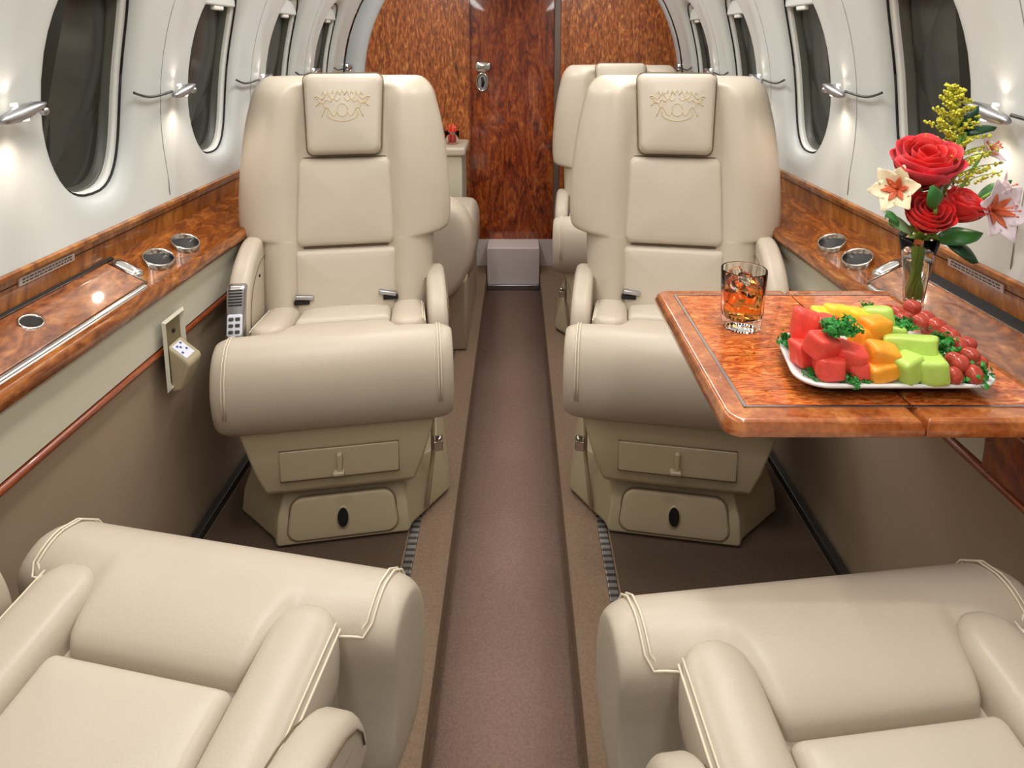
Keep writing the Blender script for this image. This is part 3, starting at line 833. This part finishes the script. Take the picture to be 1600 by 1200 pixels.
for a, b in ((1.380,.3),(1.390,.6),(1.400,.35),(1.384,.75),(1.402,.8)):
    xx, zz = -.7370-.032*b, .4583+.0275*b
    loft(bm, [[Q(x, y, z) for x, z in ((xx,zz),(xx,zz+.0006),(xx-.004,zz+.0040),(xx-.004,zz+.0034))] for y in (a, a+.006)])
obj('label_print', bm, M['ink'], lb, smooth=False)

# ---------------------------------------------------------------- fold-out table
TX0, TX1, TY0, TY1, TZ = .298, .772, .775, 1.236, .68
XS = .562
t = thing('folding_table', 'glossy burl wood folding table reaching from the right wall over the seat', 'table', (.54, 1.0, TZ))
def T(x, y, z): return (x-.54, y-1.0, z)
def leaf(x0, x1, rl, rr):
    # outline with rounded corners only on the free side
    pts = []
    def corner(cx, cy, r, a0):
        for i in range(7):
            q = math.radians(a0+90*i/6); pts.append((cx+r*math.cos(q), cy+r*math.sin(q)))
    corner(x1-rr, TY1-rr, rr, 0); corner(x0+rl, TY1-rl, rl, 90); corner(x0+rl, TY0+rl, rl, 180); corner(x1-rr, TY0+rr, rr, 270)
    cx, cy = (x0+x1)/2, (TY0+TY1)/2
    def ins(d, dr=None): return [(cx+(x-cx)*((x1-x0)/2-d)/((x1-x0)/2), cy+(y-cy)*((TY1-TY0)/2-d)/((TY1-TY0)/2)) for x, y in pts]
    bm = bmesh.new()
    lv = [(.004,-.026),(.0,-.022),(.0,-.012),(.003,-.006),(.003,-.004),(.007,-.0005),(.011,0)]
    loft(bm, [[T(x, y, h) for x, y in ins(d)] for d, h in lv])
    return obj('table_leaf', bm, M['tablewood'], t, angle=60)
l1 = leaf(TX0, XS-.001, .022, .0015)
l2 = leaf(XS+.001, TX1, .0015, .003)
def inlay(par, x0, x1, y0, y1):
    bm = bmesh.new(); box(bm, x0-.54, x1-.54, y0-1, y1-1, .0001, .0011); obj('burl_inlay', bm, M['burl'], par, smooth=False)
inlay(l1, TX0+.040, XS-.0015, TY0+.038, TY1-.036); inlay(l2, XS+.0015, TX1-.02, TY0+.038, TY1-.036)
for par, x0, x1, cl in ((l1, TX0+.034, XS-.0015, 1), (l2, XS+.0015, TX1-.014, 0)):
    bm = bmesh.new(); y0, y1 = TY0+.033, TY1-.031; w_ = .0035
    box(bm, x0-.54, x1-.54, y0-1, y0-1+w_, .0001, .0016); box(bm, x0-.54, x1-.54, y1-1-w_, y1-1, .0001, .0016)
    if cl: box(bm, x0-.54, x0-.54+w_, y0-1, y1-1, .0001, .0015)
    obj('inlay_border', bm, M['satin'], par, smooth=False)
bm = bmesh.new(); box(bm, XS-.54-.012, XS-.54+.012, -.20, .21, -.030, -.0262); obj('hinge', bm, M['satin'], t, bevel=.001)
bm = bmesh.new(); box(bm, XS-.54+.02, TX1-.54, -.10, -.04, -.05, -.0265); box(bm, XS-.54+.02, TX1-.54, .08, .14, -.05, -.0265)
obj('support_arm', bm, M['satin'], t, bevel=.004)

# dark wood storage panel below the right ledge, near the camera
bm = bmesh.new(); box(bm, .762, .786, -.3, .93, .505, .60)
tag(obj('table_storage_panel', bm, M['doorwood'], bevel=.004), 'dark red wood storage panel under the right ledge, below the table', 'panel')

# ---------------------------------------------------------------- drink
gx, gy = .415, 1.060
ZT = TZ+.0012
t = thing('tumbler', 'cut glass tumbler of iced amber drink standing on the table', 'glass', (gx, gy, ZT))
bm = bmesh.new(); n = 64
def gl(r, z, fl): return [((r+fl*(1 if k % 4 < 2 else -1))*math.cos(2*PI*k/n), (r+fl*(1 if k % 4 < 2 else -1))*math.sin(2*PI*k/n), z) for k in range(n)]
loft(bm, [gl(.029,.0003,0), gl(.032,.002,.0008), gl(.034,.02,.0012), gl(.0355,.045,.0006), gl(.0385,.104,0), gl(.0382,.106,0), gl(.0368,.104,0), gl(.0340,.045,0), gl(.0325,.024,0), gl(.030,.020,0)])
obj('glass_body', bm, M['glass'], t)
bm = bmesh.new(); lathe(bm, [(.0298,.0206),(.0322,.0246),(.0337,.0452),(.0358,.078),(.0350,.0785)], 40)
obj('drink_liquid', bm, M['cola'], t)
for k, (a, r, z) in enumerate(((0,.014,.070),(1.3,.015,.074),(2.6,.014,.068),(3.9,.015,.076),(5.1,.014,.071),(.7,.003,.088),(2.2,.015,.094),(4.6,.014,.092),(3.3,.012,.050),(.2,.012,.048))):
    bm = bmesh.new(); bmesh.ops.create_cube(bm, size=.019)
    o = obj('ice_cube', bm, M['ice'], None, bevel=.003, loc=(gx+r*math.cos(a), gy+r*math.sin(a), ZT+z), rot=(random.random()*3, random.random()*3, random.random()*3))
    tag(o, 'clear ice cube floating in the amber drink', 'ice cube', 'ice cubes in the tumbler')

# ---------------------------------------------------------------- fruit tray
t = thing('serving_tray', 'rectangular white tray with dark underside holding cut fruit on the table', 'tray', (.565, .905, ZT))
bm = bmesh.new()
def tr(a, b, r, z): return [(x*1.0+(.016*(y/.08) if x < 0 else 0), y, z) for x, y in rrect(a, b-.043, r, 8)]
loft(bm, [tr(.112,.100,.03,.0005), tr(.118,.106,.035,.006), tr(.130,.120,.043,.017), tr(.139,.129,.048,.0205)]); 
obj('tray_underside', bm, M['traydark'], t)
bm = bmesh.new()
loft(bm, [tr(.139,.129,.048,.0206), tr(.1398,.1298,.048,.0240), tr(.137,.127,.047,.0255), tr(.128,.118,.042,.0222), tr(.118,.108,.035,.0215)])
obj('tray_surface', bm, M['tray'], t)
ZP = ZT+.0220
fruit = []   # (kind, x, y, z, size, label)
def chunk(kind, x, y, z, sx, sy, sz, label, rz=None, m=None, cat='fruit'):
    bm = bmesh.new(); bmesh.ops.create_cube(bm, size=1)
    bmesh.ops.subdivide_edges(bm, edges=bm.edges, cuts=2, use_grid_fill=True)
    sd = Vector((x*37, y*31, z*29))
    for v in bm.verts:
        n_ = noise.noise_vector(v.co*1.6+sd)
        v.co += n_*.12; v.co.x *= sx*(1+.10*v.co.z); v.co.y *= sy; v.co.z *= sz
    o = obj(kind, bm, M[m], None, sub=2, loc=(x, y, z), rot=(random.uniform(-.25,.25), random.uniform(-.25,.25), random.uniform(-.5,.5) if rz is None else rz))
    tag(o, label, cat, None)
    return o
FR = [
 ('watermelon_chunk','melon',0.456,0.911,0.752,0.038,0.036,0.050,'tall pinkish red watermelon chunk at the back left of the pile'),
 ('watermelon_chunk','melon',0.493,0.928,0.738,0.034,0.034,0.044,'red watermelon chunk just left of the yellow pineapple'),
 ('watermelon_chunk','melon',0.445,0.883,0.715,0.036,0.036,0.038,'pale red watermelon chunk at the left edge of the tray'),
 ('watermelon_chunk','melon',0.456,0.857,0.746,0.040,0.036,0.036,'large red watermelon chunk on top of the left pile'),
 ('watermelon_chunk','melon',0.463,0.846,0.711,0.038,0.032,0.032,'red watermelon chunk at the front left, above the small parsley'),
 ('watermelon_chunk','melon',0.495,0.856,0.730,0.040,0.036,0.038,'red watermelon block touching the square orange block'),
 ('watermelon_chunk','melon',0.505,0.846,0.705,0.028,0.026,0.024,'small red watermelon chunk at the front beside the flat orange piece'),
 ('pineapple_chunk','pine',0.504,0.956,0.742,0.032,0.032,0.034,'yellow pineapple chunk at the back left, behind the parsley'),
 ('pineapple_chunk','pine',0.526,0.952,0.748,0.034,0.032,0.036,'yellow pineapple chunk right behind the large parsley sprig'),
 ('pineapple_chunk','pine',0.549,0.943,0.745,0.036,0.036,0.038,'yellow pineapple chunk left of the pale green melon at the back'),
 ('cantaloupe_chunk','canta',0.562,0.913,0.742,0.042,0.036,0.042,'yellow orange melon chunk at the middle top of the pile'),
 ('cantaloupe_chunk','canta',0.540,0.904,0.728,0.030,0.032,0.042,'orange melon chunk behind the square orange block'),
 ('cantaloupe_chunk','canta',0.540,0.854,0.730,0.040,0.034,0.040,'square orange melon block in the middle of the tray'),
 ('cantaloupe_chunk','canta',0.535,0.841,0.705,0.042,0.030,0.025,'flat orange melon piece at the front edge of the tray'),
 ('honeydew_chunk','honey',0.585,0.941,0.748,0.040,0.036,0.040,'pale green melon chunk at the very back of the pile'),
 ('honeydew_chunk','honey',0.596,0.919,0.730,0.034,0.032,0.034,'small pale green melon chunk below the back parsley'),
 ('honeydew_chunk','honey',0.588,0.861,0.740,0.066,0.036,0.036,'wide green melon slice lying on top of the two green blocks'),
 ('honeydew_chunk','honey',0.569,0.837,0.714,0.036,0.034,0.038,'green melon block at the front, next to the flat orange piece'),
 ('honeydew_chunk','honey',0.600,0.833,0.714,0.038,0.034,0.038,'green melon block at the front, next to the right grapes'),
 ('honeydew_chunk','honey',0.617,0.893,0.708,0.050,0.034,0.026,'green melon piece under the wide green slice'),
]
for k, m_, x, y, z, a, b, c, lab in FR:
    z = max(z, ZP+c*.5)
    chunk(k, x, y, z, a, b, c, lab, m=m_)
GR = [(0.649, 1.025, 0.724), (0.641, 0.987, 0.738), (0.68, 1.011, 0.738), (0.642, 0.976, 0.73), (0.67, 0.971, 0.73), (0.689, 0.961, 0.728), (0.686, 0.975, 0.716), (0.696, 0.949, 0.722), (0.676, 1.012, 0.724), (0.709, 1.014, 0.715)]
GR2 = [(0.687, 0.921, 0.728), (0.673, 0.885, 0.732), (0.642, 0.85, 0.728), (0.675, 0.865, 0.726), (0.685, 0.862, 0.712), (0.628, 0.828, 0.711), (0.713, 0.922, 0.714), (0.654, 0.847, 0.712), (0.646, 0.843, 0.726), (0.658, 0.831, 0.711)]
proto = None
for grp, L_, lab in (('grapes at the back right of the tray', GR, 'red grape in the back bunch beside the vase foot'), ('grapes at the right end of the tray', GR2, 'red grape in the bunch at the right end of the tray')):
    for x, y, z in L_:
        z = max(z, ZP+.0125)
        if proto is None:
            bm = bmesh.new(); bmesh.ops.create_icosphere(bm, subdivisions=3, radius=.0118)
            for v in bm.verts: v.co.z *= 1.14
            proto = obj('grape', bm, M['grape']); o = proto
        else:
            o = proto.copy(); C.objects.link(o)
        o.location = (x, y, z); o.rotation_euler = (random.random()*3, random.random()*3, 0)
        k = random.uniform(.94,1.1); o.scale = (k, k, k)
        tag(o, lab, 'grape', grp)
def parsley(x, y, z, r, label, n=26):
    bm = bmesh.new()
    for k in range(n):
        a = random.uniform(0, 2*PI); e = random.uniform(.1, 1.2); L_ = r*random.uniform(.6, 1.1)
        d = Vector((math.cos(a)*math.cos(e), math.sin(a)*math.cos(e), math.sin(e)))
        tip = d*L_; tube(bm, [(0,0,0), tip], r*.035, 4)
        for q in range(5):
            c = tip*(.65+.1*q)+Vector((random.uniform(-1,1), random.uniform(-1,1), random.uniform(-.3,1)))*r*.20
            s1 = Vector((random.uniform(-1,1), random.uniform(-1,1), random.uniform(-1,1))).normalized()*r*.20
            s2 = d.cross(s1).normalized()*r*.13
            up = d*r*.05
            vs = [bm.verts.new(c+p) for p in (s1, s2, -s1, -s2)]; u_ = bm.verts.new(c+up); l_ = bm.verts.new(c-up)
            for i in range(4):
                bm.faces.new((vs[i], vs[(i+1) % 4], u_)); bm.faces.new((vs[(i+1) % 4], vs[i], l_))
    o = obj('parsley_sprig', bm, M['parsley'], smooth=False, loc=(x, y, z)); tag(o, label, 'parsley'); return o
parsley(0.444, 0.942, 0.704, 0.022, 'green parsley sprig at the left corner of the tray', 22)
parsley(0.478, 0.852, 0.764, 0.027, 'large green parsley sprig on top between watermelon and pineapple', 44)
parsley(0.613, 0.924, 0.738, 0.022, 'green parsley sprig between the pale melon and the back grapes', 24)
parsley(0.647, 0.887, 0.722, 0.026, 'dark green parsley sprig standing between green melon and right grapes', 30)
parsley(0.443, 0.844, 0.700, 0.017, 'small parsley sprig at the front left rim of the tray', 16)
parsley(0.485, 0.827, 0.700, 0.017, 'small parsley sprig at the front rim below the watermelon', 22)
parsley(0.511, 0.831, 0.699, 0.012, 'tiny parsley sprig at the front rim below the orange melon', 12)
parsley(0.661, 0.841, 0.702, 0.026, 'curly parsley sprig at the front right corner of the tray', 36)
parsley(0.585, 0.976, 0.745, 0.016, 'parsley tip showing behind the pineapple at the back', 14)

# ---------------------------------------------------------------- vase and flowers
vx, vy = .742, 1.105
t = thing('vase', 'clear flared glass vase with water on the table, at the back right corner', 'vase', (vx, vy, ZT))
bm = bmesh.new()
lathe(bm, [(.022,.0003),(.023,.004),(.017,.014),(.0165,.03),(.020,.07),(.027,.12),(.034,.152),(.0325,.152),(.0255,.12),(.0185,.07),(.0150,.034),(.014,.030)], 40)
obj('vase_body', bm, M['glass'], t)
bm = bmesh.new(); lathe(bm, [(.0138,.0305),(.0148,.034),(.0183,.07),(.0235,.108),(.0230,.1085)], 32); obj('vase_water', bm, M['water'], t)
VM = Vector((vx, vy, ZT+.146))
def stem_to(parent, base, head, j):
    a = j*1.1
    foot = Vector((vx+.0105*math.cos(a), vy+.0105*math.sin(a), ZT+.036))
    mid = VM+Vector((.014*math.cos(a+2.5), .014*math.sin(a+2.5), 0))
    bm = bmesh.new(); pts = []
    for k in range(9):
        f = k/8
        if f < .5: p = foot.lerp(mid, f*2)
        else: p = mid.lerp(head, (f-.5)*2)
        pts.append(p-base)
    tube(bm, pts, .0029, 7); obj('stem', bm, M['stem'], parent)
def petal(bm, c, axis, side, w, h, curl, cup, n=6, thick=.0007, tipf=.68):
    """curved petal starting at c, growing along axis, opening away from side"""
    axis = axis.normalized(); side = (side-axis*side.dot(axis)).normalized(); tan = axis.cross(side)
    G = []
    for i in range(n+1):
        f = i/n; row = []
        hw = w*math.sin(PI*min(1, .12+tipf*f))**.7*(1 if f < .9 or tipf < .75 else .85)
        for j in range(n+1):
            g = -1+2*j/n
            out = curl[0]*math.sin(PI*f*.5)+curl[1]*f*f*f+ (-cup*g*g)*w
            p = c+axis*(h*f*(1-.10*g*g*f))+side*out+tan*(hw*g)
            row.append(p)
        G.append(row)
    A = [[bm.verts.new(p) for p in r] for r in G]
    B = [[bm.verts.new(p-side*thick) for p in r] for r in G]
    for i in range(n):
        for j in range(n):
            bm.faces.new((A[i][j], A[i][j+1], A[i+1][j+1], A[i+1][j])); bm.faces.new((B[i][j], B[i+1][j], B[i+1][j+1], B[i][j+1]))
    ed = [(0,j) for j in range(n+1)]+[(i,n) for i in range(1,n+1)]+[(n,j) for j in range(n-1,-1,-1)]+[(i,0) for i in range(n-1,0,-1)]
    for k in range(len(ed)):
        a, b = ed[k], ed[(k+1) % len(ed)]
        bm.faces.new((A[a[0]][a[1]], B[a[0]][a[1]], B[b[0]][b[1]], A[b[0]][b[1]]))
def rose(pos, axis, r, label, j, m='rose', outer='rose'):
    pos = Vector(pos); axis = Vector(axis).normalized()
    t = thing('rose', label, 'flower', pos)
    s0 = axis.orthogonal().normalized(); s1 = axis.cross(s0)
    c0 = -axis*r*.75
    bm = bmesh.new()
    k = 0
    for ring, (n_, rad, h, w_, fl) in enumerate(((3,.10,1.42,.42,.12),(4,.22,1.45,.55,.24),(5,.36,1.42,.66,.40))):
        for i in range(n_):
            a = 2*PI*i/n_+ring*.7+random.uniform(-.15,.15); sd = s0*math.cos(a)+s1*math.sin(a)
            petal(bm, c0+sd*r*rad*.5, axis, sd, r*w_, r*h, (r*(rad+.12), r*fl*.25), .45)
    obj('petals', bm, M[m], t)
    bm = bmesh.new()
    for ring, (n_, rad, h, w_, fl) in enumerate(((5,.46,1.40,.74,.35),(5,.52,1.22,.74,.65))):
        for i in range(n_):
            a = 2*PI*i/n_+ring*.5+.3; sd = s0*math.cos(a)+s1*math.sin(a)
            petal(bm, c0+sd*r*.22, axis, sd, r*w_, r*h, (r*(rad+.18), r*fl*.30), .40)
    obj('outer_petals', bm, M[outer], t)
    bm = bmesh.new()
    for i in range(5):
        a = 2*PI*i/5; sd = s0*math.cos(a)+s1*math.sin(a); petal(bm, c0-axis*r*.05, axis, sd, r*.16, r*.6, (r*.62, 0), .1, n=4)
    bmesh.ops.create_icosphere(bm, subdivisions=2, radius=r*.26, matrix=Matrix.Translation(c0))
    obj('sepals', bm, M['leaf'], t)
    stem_to(t, pos, pos+c0, j)
rose((.720, 1.075, .965), (-.15,-.42,.9), .053, 'largest red rose, pink at its left edge, at the top of the bouquet', 0, 'rose', 'rosep')
rose((.712, 1.045, .885), (-.1,-.6,.75), .037, 'red rose just above the vase mouth, below the largest one', 1)
rose((.775, 1.050, .900), (.3,-.35,.9), .034, 'red rose bud at the right of the bouquet, beside the white lily', 2)
def leafy(pos, tip, w, label, m, j, name='leaf_sprig'):
    pos = Vector(pos); tip = Vector(tip)
    t = thing(name, label, 'leaf', pos)
    d = tip-pos; bm = bmesh.new(); sd = Vector((0,-.5,1)) if abs(d.normalized().z) < .8 else Vector((0,-1,0))
    petal(bm, Vector((0,0,0)), d, sd, w, d.length, (.006, -.012), .35, n=8, tipf=.84)
    obj('leaf', bm, M[m], t); stem_to(t, pos, pos, j)
leafy((.700,1.07,.860), (.655,1.05,.885), .026, 'broad green leaf pointing left out of the bouquet', 'leafp', 3)
leafy((.672,1.055,.872), (.648,1.045,.895), .016, 'dark green leaf tip at the far left of the bouquet', 'leaf', 3)
leafy((.745,1.06,.845), (.805,1.04,.862), .022, 'glossy green leaf under the red rose bud', 'leaf', 4)
leafy((.765,1.06,.840), (.800,1.03,.812), .018, 'dark leaf drooping over the right side of the vase', 'leafd', 5)
leafy((.820,1.08,.905), (.865,1.07,.945), .014, 'green leaf pointing up at the right of the bouquet', 'leaf', 6)
leafy((.795,1.10,1.02), (.815,1.09,1.065), .012, 'small dark leaf upright beside the yellow spray', 'leafd', 7)
leafy((.800,1.10,1.02), (.845,1.09,1.035), .012, 'small dark leaf pointing right beside the yellow spray', 'leafd', 8)
leafy((.705,1.015,.905), (.692,1.00,.945), .014, 'pointed green leaf between the two left roses', 'leaf', 9)
# goldenrod
def goldenrod(pos, label):
    pos = Vector(pos); t = thing('goldenrod', label, 'flower', pos)
    bs = bmesh.new(); bb = bmesh.new()
    top = Vector((-.018,0,.135))
    tube(bs, [Vector((0,0,-.06)), Vector((-.002,0,.02)), top], .0018, 6)
    for k in range(42):
        f = k/42; a = k*2.4; base = Vector((0,0,-.045)).lerp(top, f)
        L_ = .072*(1-f)**.8+.008
        d = Vector((math.cos(a), math.sin(a)*.6-.15, .45)).normalized()
        pts = [base+d*L_*q/5+Vector((0,0,.10*L_*math.sin(q/5*PI))) for q in range(6)]
        tube(bs, pts, .0009, 4)
        for q in range(26):
            p = pts[0].lerp(pts[-1], .08+.92*(q+1)/26)+Vector((random.uniform(-1,1), random.uniform(-1,1), random.uniform(-.3,1)))*.005
            bmesh.ops.create_icosphere(bb, subdivisions=1, radius=random.uniform(.0018,.0033), matrix=Matrix.Translation(p))
    obj('branches', bs, M['stem'], t); obj('blossoms', bb, M['gold'], t)
    stem_to(t, pos, pos+Vector((0,0,-.06)), 10)
goldenrod((.792,1.105,.962), 'tall pointed yellow goldenrod spray rising behind the roses')
def lily(pos, axis, r, label, m, j, fl=1.):
    pos = Vector(pos); axis = Vector(axis).normalized(); t = thing('lily', label, 'flower', pos)
    s0 = axis.orthogonal().normalized(); s1 = axis.cross(s0); bm = bmesh.new(); bo = bmesh.new()
    for i in range(6):
        a = 2*PI*i/6; sd = s0*math.cos(a)+s1*math.sin(a)
        petal(bm, Vector((0,0,0)), axis*.7+sd*.5*fl, sd, r*.46, r*1.12, (r*.25, r*.35), .25, tipf=.80)
        petal(bo, axis*.002-sd*.001, axis*.7+sd*.5*fl, sd, r*.14, r*.7, (r*.25-.003, r*.1), .2, n=4, tipf=.8)
    obj('petals', bm, M[m], t); obj('throat_marks', bo, M['lilyo'], t)
    bm = bmesh.new()
    for i in range(5):
        a = 1.2*i; e = axis*r*.9+(s0*math.cos(a)+s1*math.sin(a))*r*.2; tube(bm, [(0,0,0), e], .0008, 5)
        bmesh.ops.create_icosphere(bm, subdivisions=1, radius=.002, matrix=Matrix.Translation(e))
    obj('stamens', bm, M['lilyo'], t); stem_to(t, pos, pos, j)
lily((.820,1.05,.893), (.25,-.9,.2), .048, 'white lily with orange streaked throat at the right of the bouquet', 'lily', 11)
lily((.845,1.07,.925), (.8,-.5,.25), .030, 'half hidden pinkish lily above the white lily at far right', 'lily', 12)
lily((.675,1.07,.925), (-.7,-.5,.2), .038, 'cream yellow lily at the left of the bouquet beside the largest rose', 'lilyy', 13)
lily((.835,1.10,.985), (.5,-.5,.5), .030, 'small pale lily behind the yellow spray at right', 'lily', 14)
